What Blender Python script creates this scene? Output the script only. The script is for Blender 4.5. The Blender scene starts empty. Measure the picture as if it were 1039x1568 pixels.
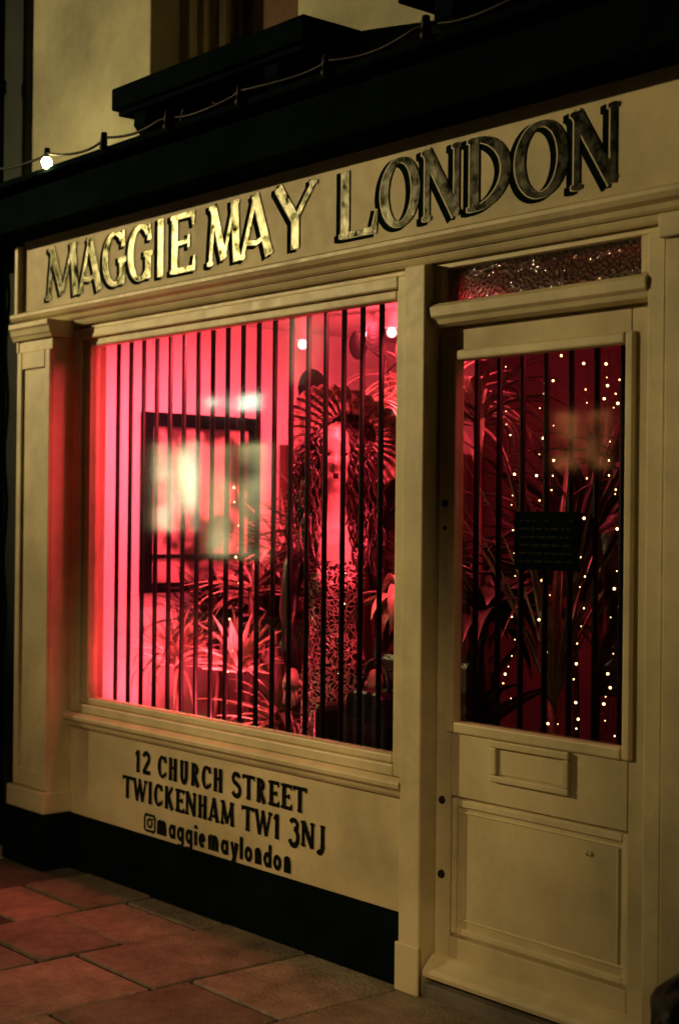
import bpy, bmesh, math, random
from mathutils import Vector, Matrix, Euler, noise
R = random.Random(7)
scene = bpy.context.scene
scene.view_settings.view_transform = 'Standard'
scene.view_settings.look = 'None'
scene.view_settings.exposure = 0

# ---------------------------------------------------------------- materials
def mat_new(name):
    m = bpy.data.materials.new(name); m.use_nodes = True
    nt = m.node_tree
    return m, nt, nt.nodes, nt.links, nt.nodes['Principled BSDF']

def paint(name, col, rough=.45, var=.25, scale=3.0, bump=.15, metallic=0.0, dirt=None, dscale=9, spec=.5):
    m, nt, N, L, P = mat_new(name)
    tc = N.new('ShaderNodeTexCoord')
    n1 = N.new('ShaderNodeTexNoise'); n1.inputs['Scale'].default_value = scale; n1.inputs['Detail'].default_value = 8
    n1.inputs['Roughness'].default_value = .65
    L.new(tc.outputs['Object'], n1.inputs['Vector'])
    cr = N.new('ShaderNodeValToRGB')
    d = dirt or tuple(c*(1-var*1.6) for c in col)
    cr.color_ramp.elements[0].position = .32; cr.color_ramp.elements[0].color = (*d, 1)
    cr.color_ramp.elements[1].position = .62; cr.color_ramp.elements[1].color = (*col, 1)
    L.new(n1.outputs['Fac'], cr.inputs['Fac']); L.new(cr.outputs['Color'], P.inputs['Base Color'])
    n2 = N.new('ShaderNodeTexNoise'); n2.inputs['Scale'].default_value = scale*dscale; n2.inputs['Detail'].default_value = 6
    L.new(tc.outputs['Object'], n2.inputs['Vector'])
    mr = N.new('ShaderNodeMapRange'); mr.inputs['To Min'].default_value = max(rough-.12, .03); mr.inputs['To Max'].default_value = min(rough+.18, 1)
    L.new(n2.outputs['Fac'], mr.inputs['Value']); L.new(mr.outputs['Result'], P.inputs['Roughness'])
    b = N.new('ShaderNodeBump'); b.inputs['Strength'].default_value = bump; b.inputs['Distance'].default_value = .004
    L.new(n2.outputs['Fac'], b.inputs['Height']); L.new(b.outputs['Normal'], P.inputs['Normal'])
    P.inputs['Metallic'].default_value = metallic
    P.inputs['Specular IOR Level'].default_value = spec
    return m

def emit(name, col, s, pattern=None):
    m, nt, N, L, P = mat_new(name)
    P.inputs['Base Color'].default_value = (*col, 1)
    P.inputs['Emission Color'].default_value = (*col, 1)
    P.inputs['Emission Strength'].default_value = s
    if pattern:
        tc = N.new('ShaderNodeTexCoord'); n = N.new('ShaderNodeTexNoise'); n.inputs['Scale'].default_value = pattern
        n.inputs['Detail'].default_value = 2
        L.new(tc.outputs['Object'], n.inputs['Vector'])
        mr = N.new('ShaderNodeMapRange'); mr.inputs['From Min'].default_value = .38; mr.inputs['From Max'].default_value = .66
        mr.inputs['To Min'].default_value = s*.03; mr.inputs['To Max'].default_value = s*1.6
        L.new(n.outputs['Fac'], mr.inputs['Value']); L.new(mr.outputs['Result'], P.inputs['Emission Strength'])
    return m

CREAM = paint('cream_gloss_paint', (.76, .65, .40), .45, .22, 2.6, .3, spec=.35)
CREAM2 = paint('cream_panel_paint', (.72, .61, .375), .55, .26, 1.7, .3, spec=.25)
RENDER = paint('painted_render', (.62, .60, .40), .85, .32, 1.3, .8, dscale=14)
BLACK = paint('black_paint', (.005, .010, .011), .9, .3, 4, .2, spec=0)
IRON = paint('black_iron', (.006, .006, .007), .55, .2, 12, .2, spec=.15)
TEXTB = paint('signwriter_black', (.006, .012, .010), .9, .35, 22, .1, spec=0)
TEXTBW = paint('worn_black_lettering', (.012, .014, .011), .9, .3, 30, .1, spec=0)
CREAMLINE = paint('cream_outline', (.60, .50, .27), .5, .2, 8, .1)
INTW = paint('shop_interior_wall', (.82, .78, .76), .7, .1, 1.5, .2)
INTD = paint('dark_interior_wall', (.07, .035, .035), .7, .3, 2, .2)
WOOD = paint('dark_wood', (.09, .05, .03), .5, .3, 5, .3)
LEAFD = paint('dark_green_leaf', (.03, .045, .025), .35, .3, 8, .1)
LEAFM = paint('palm_leaf', (.20, .20, .12), .3, .5, 8, .1)
LEAFL = paint('dried_palm_leaf', (.78, .66, .54), .45, .3, 8, .1)
POT = paint('terracotta_pot', (.20, .09, .06), .8, .25, 6, .4)
SKIN = paint('mannequin_plaster', (.42, .30, .27), .3, .08, 3, .02)
HAIR = paint('black_wig', (.03, .014, .014), .22, .2, 20, .1)
STRAW = paint('straw_hat_weave', (.70, .52, .44), .4, .6, 45, .6)
CURT = paint('velvet_curtain', (.08, .018, .02), .8, .3, 4, .3)
LEATHER = paint('black_leather', (.012, .010, .012), .28, .2, 12, .4)
STONE = paint('step_stone', (.20, .17, .14), .8, .3, 4, .5)
ASPH = paint('asphalt', (.05, .05, .052), .85, .3, 5, .8, dscale=30)
BROWN = paint('brown_curtain', (.24, .11, .06), .8, .3, 3, .2)
BRASS = paint('aged_brass', (.03, .02, .012), .5, .3, 20, .2, metallic=.5)
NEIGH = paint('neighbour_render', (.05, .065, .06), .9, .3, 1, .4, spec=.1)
OPP = paint('opposite_brickwork', (.12, .10, .08), .85, .3, 2, .6)
BINBAG = paint('black_polythene', (.006, .007, .008), .4, .3, 8, .6, spec=.3)

GOLD, nt, N, L, P = mat_new('tarnished_gold_leaf')
tc = N.new('ShaderNodeTexCoord'); n = N.new('ShaderNodeTexNoise'); n.inputs['Scale'].default_value = 18; n.inputs['Detail'].default_value = 8
n.inputs['Roughness'].default_value = .7
L.new(tc.outputs['Object'], n.inputs['Vector'])
cr = N.new('ShaderNodeValToRGB'); cr.color_ramp.elements[0].position = .38; cr.color_ramp.elements[0].color = (.012, .013, .011, 1)
cr.color_ramp.elements[1].position = .62; cr.color_ramp.elements[1].color = (.070, .070, .058, 1)
L.new(n.outputs['Fac'], cr.inputs['Fac']); L.new(cr.outputs['Color'], P.inputs['Base Color'])
P.inputs['Metallic'].default_value = 1; P.inputs['Specular Tint'].default_value = (.05, .05, .04, 1)
mr = N.new('ShaderNodeMapRange'); mr.inputs['To Min'].default_value = .14; mr.inputs['To Max'].default_value = .30
L.new(n.outputs['Fac'], mr.inputs['Value']); L.new(mr.outputs['Result'], P.inputs['Roughness'])
b = N.new('ShaderNodeBump'); b.inputs['Strength'].default_value = .3; b.inputs['Distance'].default_value = .003
L.new(n.outputs['Fac'], b.inputs['Height']); L.new(b.outputs['Normal'], P.inputs['Normal'])

def glass(name, tint=(.93, .95, .93), base=.08, rough=.045, bump=0, scale=60):
    m, nt, N, L, P = mat_new(name); N.remove(P)
    out = N['Material Output']
    tr = N.new('ShaderNodeBsdfTransparent'); tr.inputs['Color'].default_value = (*tint, 1)
    gl = N.new('ShaderNodeBsdfAnisotropic'); gl.inputs['Roughness'].default_value = rough
    lw = N.new('ShaderNodeLayerWeight'); lw.inputs['Blend'].default_value = .5
    p = N.new('ShaderNodeMath'); p.operation = 'POWER'; p.inputs[1].default_value = 4.5
    L.new(lw.outputs['Facing'], p.inputs[0])
    a = N.new('ShaderNodeMath'); a.operation = 'MULTIPLY_ADD'; a.inputs[1].default_value = .9; a.inputs[2].default_value = base
    a.use_clamp = True
    L.new(p.outputs[0], a.inputs[0])
    mx = N.new('ShaderNodeMixShader')
    L.new(a.outputs[0], mx.inputs[0]); L.new(tr.outputs[0], mx.inputs[1]); L.new(gl.outputs[0], mx.inputs[2])
    L.new(mx.outputs[0], out.inputs['Surface'])
    if bump:
        tc = N.new('ShaderNodeTexCoord'); v = N.new('ShaderNodeTexVoronoi'); v.inputs['Scale'].default_value = scale
        L.new(tc.outputs['Object'], v.inputs['Vector'])
        b = N.new('ShaderNodeBump'); b.inputs['Strength'].default_value = bump; b.inputs['Distance'].default_value = .01
        L.new(v.outputs['Distance'], b.inputs['Height']); L.new(b.outputs['Normal'], gl.inputs['Normal']); L.new(b.outputs['Normal'], lw.inputs['Normal'])
    return m
GLASS = glass('window_glass')
GLASSF = glass('textured_glass', (.30, .20, .21), .30, .07, 1.0, 75)

LACE, nt, N, L, P = mat_new('sequin_lace')
tc = N.new('ShaderNodeTexCoord')
ns = N.new('ShaderNodeTexNoise'); ns.inputs['Scale'].default_value = 14; L.new(tc.outputs['Object'], ns.inputs['Vector'])
add = N.new('ShaderNodeVectorMath'); add.operation = 'MULTIPLY_ADD'; add.inputs[1].default_value = (.09, .09, .09)
L.new(ns.outputs['Color'], add.inputs[0]); L.new(tc.outputs['Object'], add.inputs[2])
w = N.new('ShaderNodeTexVoronoi'); w.feature = 'DISTANCE_TO_EDGE'; w.inputs['Scale'].default_value = 48
L.new(add.outputs[0], w.inputs['Vector'])
cr = N.new('ShaderNodeValToRGB'); cr.color_ramp.elements[0].position = .02; cr.color_ramp.elements[0].color = (.55, .36, .34, 1)
cr.color_ramp.elements[1].position = .12; cr.color_ramp.elements[1].color = (.010, .005, .007, 1)
L.new(w.outputs['Distance'], cr.inputs['Fac']); L.new(cr.outputs['Color'], P.inputs['Base Color'])
P.inputs['Roughness'].default_value = .25
b = N.new('ShaderNodeBump'); b.inputs['Strength'].default_value = 1; b.inputs['Distance'].default_value = .012; b.invert = True
L.new(w.outputs['Distance'], b.inputs['Height']); L.new(b.outputs['Normal'], P.inputs['Normal'])

PAVE, nt, N, L, P = mat_new('paving_stone')
at = N.new('ShaderNodeAttribute'); at.attribute_name = 'tint'
tc = N.new('ShaderNodeTexCoord'); n = N.new('ShaderNodeTexNoise'); n.inputs['Scale'].default_value = 5; n.inputs['Detail'].default_value = 10; n.inputs['Roughness'].default_value = .8
L.new(tc.outputs['Object'], n.inputs['Vector'])
mr = N.new('ShaderNodeMapRange'); mr.inputs['From Min'].default_value = .34; mr.inputs['From Max'].default_value = .66; mr.inputs['To Min'].default_value = .4; mr.inputs['To Max'].default_value = 1.3
L.new(n.outputs['Fac'], mr.inputs['Value'])
mx = N.new('ShaderNodeVectorMath'); mx.operation = 'SCALE'; L.new(at.outputs['Color'], mx.inputs[0]); L.new(mr.outputs['Result'], mx.inputs['Scale'])
L.new(mx.outputs[0], P.inputs['Base Color'])
n2 = N.new('ShaderNodeTexNoise'); n2.inputs['Scale'].default_value = 80; n2.inputs['Detail'].default_value = 8; L.new(tc.outputs['Object'], n2.inputs['Vector'])
b = N.new('ShaderNodeBump'); b.inputs['Strength'].default_value = 1; b.inputs['Distance'].default_value = .010
L.new(n2.outputs['Fac'], b.inputs['Height']); L.new(b.outputs['Normal'], P.inputs['Normal'])
mr2 = N.new('ShaderNodeMapRange'); mr2.inputs['To Min'].default_value = .5; mr2.inputs['To Max'].default_value = .85
L.new(n.outputs['Fac'], mr2.inputs['Value']); L.new(mr2.outputs['Result'], P.inputs['Roughness'])

# ---------------------------------------------------------------- mesh helpers
def empty(name, parent=None, loc=(0, 0, 0)):
    e = bpy.data.objects.new(name, None); scene.collection.objects.link(e); e.location = loc
    e.empty_display_size = .1
    if parent: e.parent = parent
    return e

def obj_from(name, bm, mat, parent=None, bevel=0, smooth=False):
    me = bpy.data.meshes.new(name); bmesh.ops.recalc_face_normals(bm, faces=bm.faces[:]) if bevel or smooth else None
    bm.to_mesh(me); bm.free()
    o = bpy.data.objects.new(name, me); scene.collection.objects.link(o)
    mats = mat if isinstance(mat, list) else [mat]
    for m in mats: me.materials.append(m)
    if parent: o.parent = parent
    if bevel:
        md = o.modifiers.new('bevel', 'BEVEL'); md.width = bevel; md.segments = 2; md.limit_method = 'ANGLE'
        md.angle_limit = math.radians(40)
    if smooth:
        for p in me.polygons: p.use_smooth = True
    return o

def addbox(bm, x0, x1, y0, y1, z0, z1, mi=0):
    v = [bm.verts.new(c) for c in ((x0, y0, z0), (x1, y0, z0), (x1, y1, z0), (x0, y1, z0), (x0, y0, z1), (x1, y0, z1), (x1, y1, z1), (x0, y1, z1))]
    for f in ((0, 3, 2, 1), (4, 5, 6, 7), (0, 1, 5, 4), (1, 2, 6, 5), (2, 3, 7, 6), (3, 0, 4, 7)):
        fc = bm.faces.new([v[i] for i in f]); fc.material_index = mi

def boxes(name, lst, mat, parent=None, bevel=.003):
    bm = bmesh.new()
    for b in lst: addbox(bm, *b)
    return obj_from(name, bm, mat, parent, bevel)

def prism(bm, prof, x0, x1):
    a = [bm.verts.new((x0, y, z)) for y, z in prof]; c = [bm.verts.new((x1, y, z)) for y, z in prof]
    k = len(prof)
    for i in range(k): bm.faces.new((a[i], a[(i+1) % k], c[(i+1) % k], c[i]))
    bm.faces.new(a[::-1]); bm.faces.new(c)

def mould(name, prof, x0, x1, mat, parent, bevel=.002):
    bm = bmesh.new(); prism(bm, prof, x0, x1); return obj_from(name, bm, mat, parent, bevel)

def tube(bm, pts, rad, seg=8, mi=0):
    pts = [Vector(p) for p in pts]; rings = []
    for i, p in enumerate(pts):
        d = (pts[min(i+1, len(pts)-1)]-pts[max(i-1, 0)])
        d = d.normalized() if d.length > 1e-9 else Vector((0, 0, 1))
        up = Vector((0, 0, 1)) if abs(d.z) < .9 else Vector((1, 0, 0))
        a = d.cross(up).normalized(); c = d.cross(a).normalized()
        r = rad[i] if isinstance(rad, (list, tuple)) else rad
        rings.append([bm.verts.new(p+(a*math.cos(t)+c*math.sin(t))*r) for t in [2*math.pi*k/seg for k in range(seg)]])
    for i in range(len(rings)-1):
        for k in range(seg):
            f = bm.faces.new((rings[i][k], rings[i][(k+1) % seg], rings[i+1][(k+1) % seg], rings[i+1][k])); f.material_index = mi; f.smooth = True
    for rr, rev in ((rings[0], True), (rings[-1], False)):
        f = bm.faces.new(rr[::-1] if rev else rr); f.material_index = mi

def sphere(bm, c, r, mi=0, sc=(1, 1, 1), u=10, v=7):
    m = Matrix.Translation(c) @ Matrix.Diagonal((*sc, 1))
    g = bmesh.ops.create_uvsphere(bm, u_segments=u, v_segments=v, radius=r, matrix=m)
    for vv in g['verts']:
        for f in vv.link_faces: f.material_index = mi; f.smooth = True

# ---------------------------------------------------------------- ground
bm = bmesh.new()
v = [bm.verts.new(c) for c in ((-300, -300, -.14), (300, -300, -.14), (300, 300, -.14), (-300, 300, -.14))]; bm.faces.new(v)
obj_from('ground', bm, ASPH)
bm = bmesh.new()
v = [bm.verts.new(c) for c in ((-60, -7.6, -.136), (60, -7.6, -.136), (60, -2.75, -.136), (-60, -2.75, -.136))]; bm.faces.new(v)
obj_from('road', bm, ASPH)

bm = bmesh.new(); cl = bm.faces.layers.float_color.new('tint')
addbox(bm, -30, 12, -2.6, .3, -.139, -.012)
for f in bm.faces: f[cl] = (.012, .011, .010, 1)
x = -14.15; pal = [(.32, .26, .19), (.27, .22, .165), (.36, .29, .21), (.19, .165, .13), (.34, .26, .18), (.12, .105, .085)]
fixed = {-5.15: [0, -.14, -.46, -.80], -4.65: [0, -.66], -4.15: [0, -.52, -1.05], -5.65: [0, -.33, -.62]}
while x < 5:
    key = next((k for k in fixed if abs(k-x) < .02), None)
    ys = list(fixed[key]) if key else [0, -R.uniform(.25, .65)]
    while ys[-1] > -2.55: ys.append(max(ys[-1]-R.uniform(.45, .8), -2.6))
    for j in range(len(ys)-1):
        if ys[j]-ys[j+1] < .05: continue
        g = .009; n0 = len(bm.faces)
        dz = R.uniform(-.004, .004)
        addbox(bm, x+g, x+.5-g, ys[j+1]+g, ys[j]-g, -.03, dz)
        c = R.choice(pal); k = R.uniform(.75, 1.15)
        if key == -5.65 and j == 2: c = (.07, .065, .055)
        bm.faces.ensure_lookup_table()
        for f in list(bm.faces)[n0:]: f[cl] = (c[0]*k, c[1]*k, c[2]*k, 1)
    x += .5
obj_from('pavement', bm, PAVE, bevel=.006)
boxes('kerb', [(-30, 12, -2.75, -2.605, -.138, .0)], STONE, None, .015)
boxes('far_pavement', [(-60, 30, -11, -7.6, -.139, -.01)], STONE, None, .01)

# ---------------------------------------------------------------- shop building
shop = empty('shop_building')
boxes('interior_left_wall', [(-6.22, -5.76, .12, 2.6, .0, 2.46)], INTW, shop, 0)
boxes('ceiling', [(-6.2, -.9, .12, 2.6, 2.462, 2.6)], INTW, shop, 0)
boxes('interior_back_wall', [(-5.76, -1.0, 2.45, 2.6, .0, 2.46)], INTD, shop, 0)
boxes('interior_right_wall', [(-1.2, -1.0, .12, 2.45, .0, 2.46)], INTD, shop, 0)
boxes('interior_floor', [(-5.76, -1.2, .10, 2.45, -.05, .05)], WOOD, shop, 0)
boxes('display_platform', [(-5.755, -3.75, .10, 1.25, .42, .46), (-5.755, -3.75, 1.21, 1.24, .051, .42)], WOOD, shop, .004)
bm = bmesh.new(); prev = None
for i in range(121):
    yy = 1.06+1.36*i/120; xx = -5.70+.035*math.sin(i*.72)+.012*math.sin(i*1.9)
    a = bm.verts.new((xx, yy, .06)); c = bm.verts.new((xx-.01, yy, 1.9))
    if prev: bm.faces.new((prev[0], a, c, prev[1]))
    prev = (a, c)
obj_from('added_dark_curtain', bm, CURT, shop, smooth=True)  # curtain added so the deep end of the wall goes dark

boxes('black_plinth', [(-6.42, -3.66, .012, .14, -.02, .236)], BLACK, shop, .003)
boxes('stallriser', [(-5.829, -3.65, .0, .10, .238, .62)], CREAM2, shop, .003)
boxes('head_panel', [(-5.81, -2.0, .004, .12, 2.362, 2.47)], CREAM, shop, .002)
boxes('right_wall', [(-2.66, -2.60, -.02, .12, .0, 2.361), (-2.60, -.8, -.004, .12, 0, 2.405)], CREAM, shop, .004)
boxes('right_pilaster', [(-2.585, -2.15, -.04, -.005, .0, 2.33), (-2.60, -2.13, -.055, -.006, 2.332, 2.40), (-2.60, -2.13, -.06, -.006, -.01, .2)], CREAM, shop, .005)
boxes('left_pilaster', [(-6.13, -5.83, -.11, .12, .24, 2.33),
    (-6.128, -6.085, -.122, -.109, .34, 2.28), (-5.877, -5.833, -.122, -.109, .34, 2.28),
    (-6.084, -5.878, -.122, -.109, 2.20, 2.279), (-6.084, -5.878, -.122, -.109, .341, .42),
    (-6.15, -5.815, -.14, .0, .242, .335)], CREAM, shop, .005)
mould('pilaster_capital', [(.0, 2.33), (-.128, 2.33), (-.132, 2.345), (-.138, 2.352), (-.142, 2.375), (-.15, 2.385), (-.15, 2.405), (0, 2.405)], -6.16, -5.81, CREAM, shop)
boxes('pilaster_base', [(-6.16, -5.80, -.155, .01, .0, .24)], BLACK, shop, .006)
boxes('door_post', [(-3.643, -3.545, -.04, .12, .0, 2.38), (-3.650, -3.538, -.05, -.039, .0, .16)], CREAM, shop, .006)

boxes('window_frame', [
    (-5.81, -5.745, -.018, .06, .69, 2.36), (-3.700, -3.644, -.018, .06, .69, 2.36),
    (-5.744, -3.701, -.018, .06, 2.318, 2.361), (-5.744, -3.701, -.018, .06, .69, .728)], CREAM, shop, .006)
boxes('glazing_beads', [
    (-5.744, -5.69, -.002, .05, .729, 2.317), (-3.722, -3.701, -.002, .05, .729, 2.317),
    (-5.689, -3.723, -.002, .05, 2.285, 2.317), (-5.689, -3.723, -.002, .05, .729, .757)], CREAM, shop, .006)
mould('window_sill', [(.05, .689), (-.02, .689), (-.040, .680), (-.046, .672), (-.044, .658), (-.034, .650), (-.026, .645), (-.022, .633), (-.012, .621), (.05, .62)], -5.829, -3.644, CREAM, shop)
boxes('window_pane', [(-5.70, -3.715, .030, .0305, .74, 2.30)], GLASS, shop, 0)
bm = bmesh.new()
xb = -5.60
while xb < -3.68:
    tube(bm, [(xb, .085, .60), (xb, .085, 2.44)], .0098, 8); xb += .1005
xb = -3.455
while xb < -2.72:
    tube(bm, [(xb, .115, .70), (xb, .115, 2.2)], .0098, 8); xb += .1005
for x0, x1, yy, zz in ((-5.75, -3.68, .085, 2.40), (-5.75, -3.68, .085, .66), (-3.52, -2.70, .115, 2.16), (-3.52, -2.70, .115, .78)):
    tube(bm, [(x0, yy+.012, zz), (x1, yy+.012, zz)], .012, 8)
obj_from('security_bars', bm, IRON, shop)

# door
door = empty('door', shop)
boxes('door_leaf', [
    (-3.543, -3.475, .03, .075, .05, 2.17), (-2.752, -2.661, .03, .075, .05, 2.17),
    (-3.474, -2.753, .03, .075, 2.078, 2.17), (-3.474, -2.753, .03, .075, .655, .878),
    (-3.474, -2.753, .03, .075, .05, .20), (-3.474, -2.753, .045, .07, .201, .654)], CREAM2, door, .004)
boxes('door_glass_moulding', [
    (-3.492, -3.458, .018, .06, .86, 2.096), (-2.770, -2.738, .018, .06, .86, 2.096),
    (-3.457, -2.771, .018, .06, 2.062, 2.096), (-3.457, -2.771, .018, .06, .86, .896)], CREAM, door, .007)
boxes('door_panel_moulding', [
    (-3.474, -3.452, .036, .05, .21, .645), (-2.775, -2.753, .036, .05, .21, .645),
    (-3.451, -2.776, .036, .05, .622, .645), (-3.451, -2.776, .036, .05, .21, .232),
    (-3.451, -2.776, .040, .05, .255, .262), (-3.425, -3.418, .040, .05, .263, .600), (-2.80, -2.793, .040, .05, .263, .600), (-3.451, -2.776, .040, .05, .602, .609)], CREAM, door, .004)
boxes('door_glass', [(-3.47, -2.76, .05, .0505, .88, 2.08)], GLASS, door, 0)
mould('weatherboard', [(.03, .135), (.012, .128), (-.022, .095), (-.03, .08), (-.028, .066), (.03, .062)], -3.537, -2.662, CREAM, door)
boxes('letter_plate', [(-3.29, -2.965, .014, .031, .835, .858), (-3.29, -2.965, .014, .031, .728, .748), (-3.29, -3.262, .014, .031, .749, .834), (-2.99, -2.965, .014, .031, .749, .834)], CREAM, door, .004)
boxes('letter_flap', [(-3.258, -2.994, .024, .03, .753, .829)], CREAM2, door, .002)
bm = bmesh.new()
for zz, r in ((1.60, .013), (1.52, .007), (.635, .014), (.394, .015)):
    tube(bm, [(-3.512, .031, zz), (-3.512, .022, zz)], [r, r*.8], 14)
obj_from('door_locks', bm, BRASS, door, .001)
bm = bmesh.new()
for xx in (-2.915, -2.90): sphere(bm, (xx, .043, .565), .008, 0, (1, .4, 1))
obj_from('door_sticker', bm, CREAMLINE, door)
boxes('door_threshold', [(-3.537, -2.665, -.03, .12, -.02, .047)], STONE, shop, .006)
mould('transom_bar', [(.10, 2.172), (.0, 2.172), (-.014, 2.18), (-.018, 2.195), (-.028, 2.205), (-.030, 2.235), (-.016, 2.247), (.10, 2.25)], -3.544, -2.661, CREAM, shop)
boxes('transom_frame', [(-3.544, -3.51, .0, .08, 2.251, 2.361), (-2.70, -2.661, .0, .08, 2.251, 2.361)], CREAM, shop, .004)
boxes('transom_light_glass', [(-3.515, -2.695, .03, .0305, 2.245, 2.37)], GLASSF, shop, 0)

# fascia
mould('fascia_ledge', [(.0, 2.408), (-.032, 2.408), (-.040, 2.416), (-.045, 2.43), (-.062, 2.44), (-.07, 2.455), (-.07, 2.468), (-.055, 2.476), (.0, 2.482)], -6.30, -.8, CREAM, shop)
mould('head_bed_mould', [(.003, 2.382), (-.014, 2.382), (-.02, 2.390), (-.026, 2.406), (.003, 2.406)], -5.80, -2.62, CREAM, shop)
boxes('fascia_backing', [(-6.30, -.8, .012, .2, 2.483, 3.0)], CREAM, shop, .002)
boxes('fascia_end_bracket', [(-6.335, -6.302, -.03, .12, 2.42, 2.80), (-6.33, -6.305, -.02, .12, 2.30, 2.418)], CREAM, shop, .006)
boxes('awning_box', [(-7.4, -.8, -.165, .10, 2.822, 3.00), (-7.4, -.8, -.235, .10, 3.002, 3.03)], BLACK, shop, .006)
# upper storey
boxes('upper_wall', [(-6.42, -5.40, .10, .45, 3.0, 7.5), (-4.40, -.8, .10, .45, 3.0, 7.5), (-5.40, -4.40, .10, .45, 3.0, 3.22), (-5.40, -4.40, .10, .45, 5.0, 7.5)], RENDER, shop, .006)
boxes('upper_window_frame', [(-5.397, -5.33, .25, .33, 3.22, 5.0), (-4.47, -4.403, .25, .33, 3.22, 5.0), (-5.33, -5.28, .29, .35, 3.22, 5.0), (-4.52, -4.47, .29, .35, 3.22, 5.0),
    (-5.28, -4.52, .29, .35, 3.225, 3.30), (-5.28, -4.52, .27, .33, 4.05, 4.11), (-5.20, -5.16, .31, .345, 3.3, 4.05)], CREAM, shop, .005)
boxes('upper_window_blind', [(-5.28, -4.52, .40, .41, 3.22, 5.0)], BROWN, shop, 0)
boxes('upper_window_glass', [(-5.28, -4.52, .32, .3205, 3.3, 5.0)], GLASS, shop, 0)
bm = bmesh.new()
addbox(bm, -5.27, -4.03, -.17, .098, 3.195, 3.285); addbox(bm, -5.25, -4.05, -.15, .098, 3.172, 3.193)
for xx in (-5.16, -4.30):
    a = [(.098, 3.17), (-.13, 3.17), (-.135, 3.12), (-.10, 3.08), (-.06, 3.05), (-.05, 3.0), (-.05, 2.98), (.098, 2.98)]
    prism(bm, a, xx, xx+.09)
addbox(bm, -3.55, -2.2, -.17, .098, 3.195, 3.285)
for xx in (-3.42, -2.5): prism(bm, [(.098, 3.19), (-.13, 3.19), (-.135, 3.12), (-.06, 3.05), (-.05, 2.98), (.098, 2.98)], xx, xx+.09)
obj_from('window_box_ledges', bm, BLACK, shop, .006)

# ---------------------------------------------------------------- lettering
def arc(cx, cy, rx, ry, a0, a1, n=18):
    return [(cx+rx*math.cos(math.radians(a0+(a1-a0)*i/n)), cy+ry*math.sin(math.radians(a0+(a1-a0)*i/n))) for i in range(n+1)]

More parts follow.
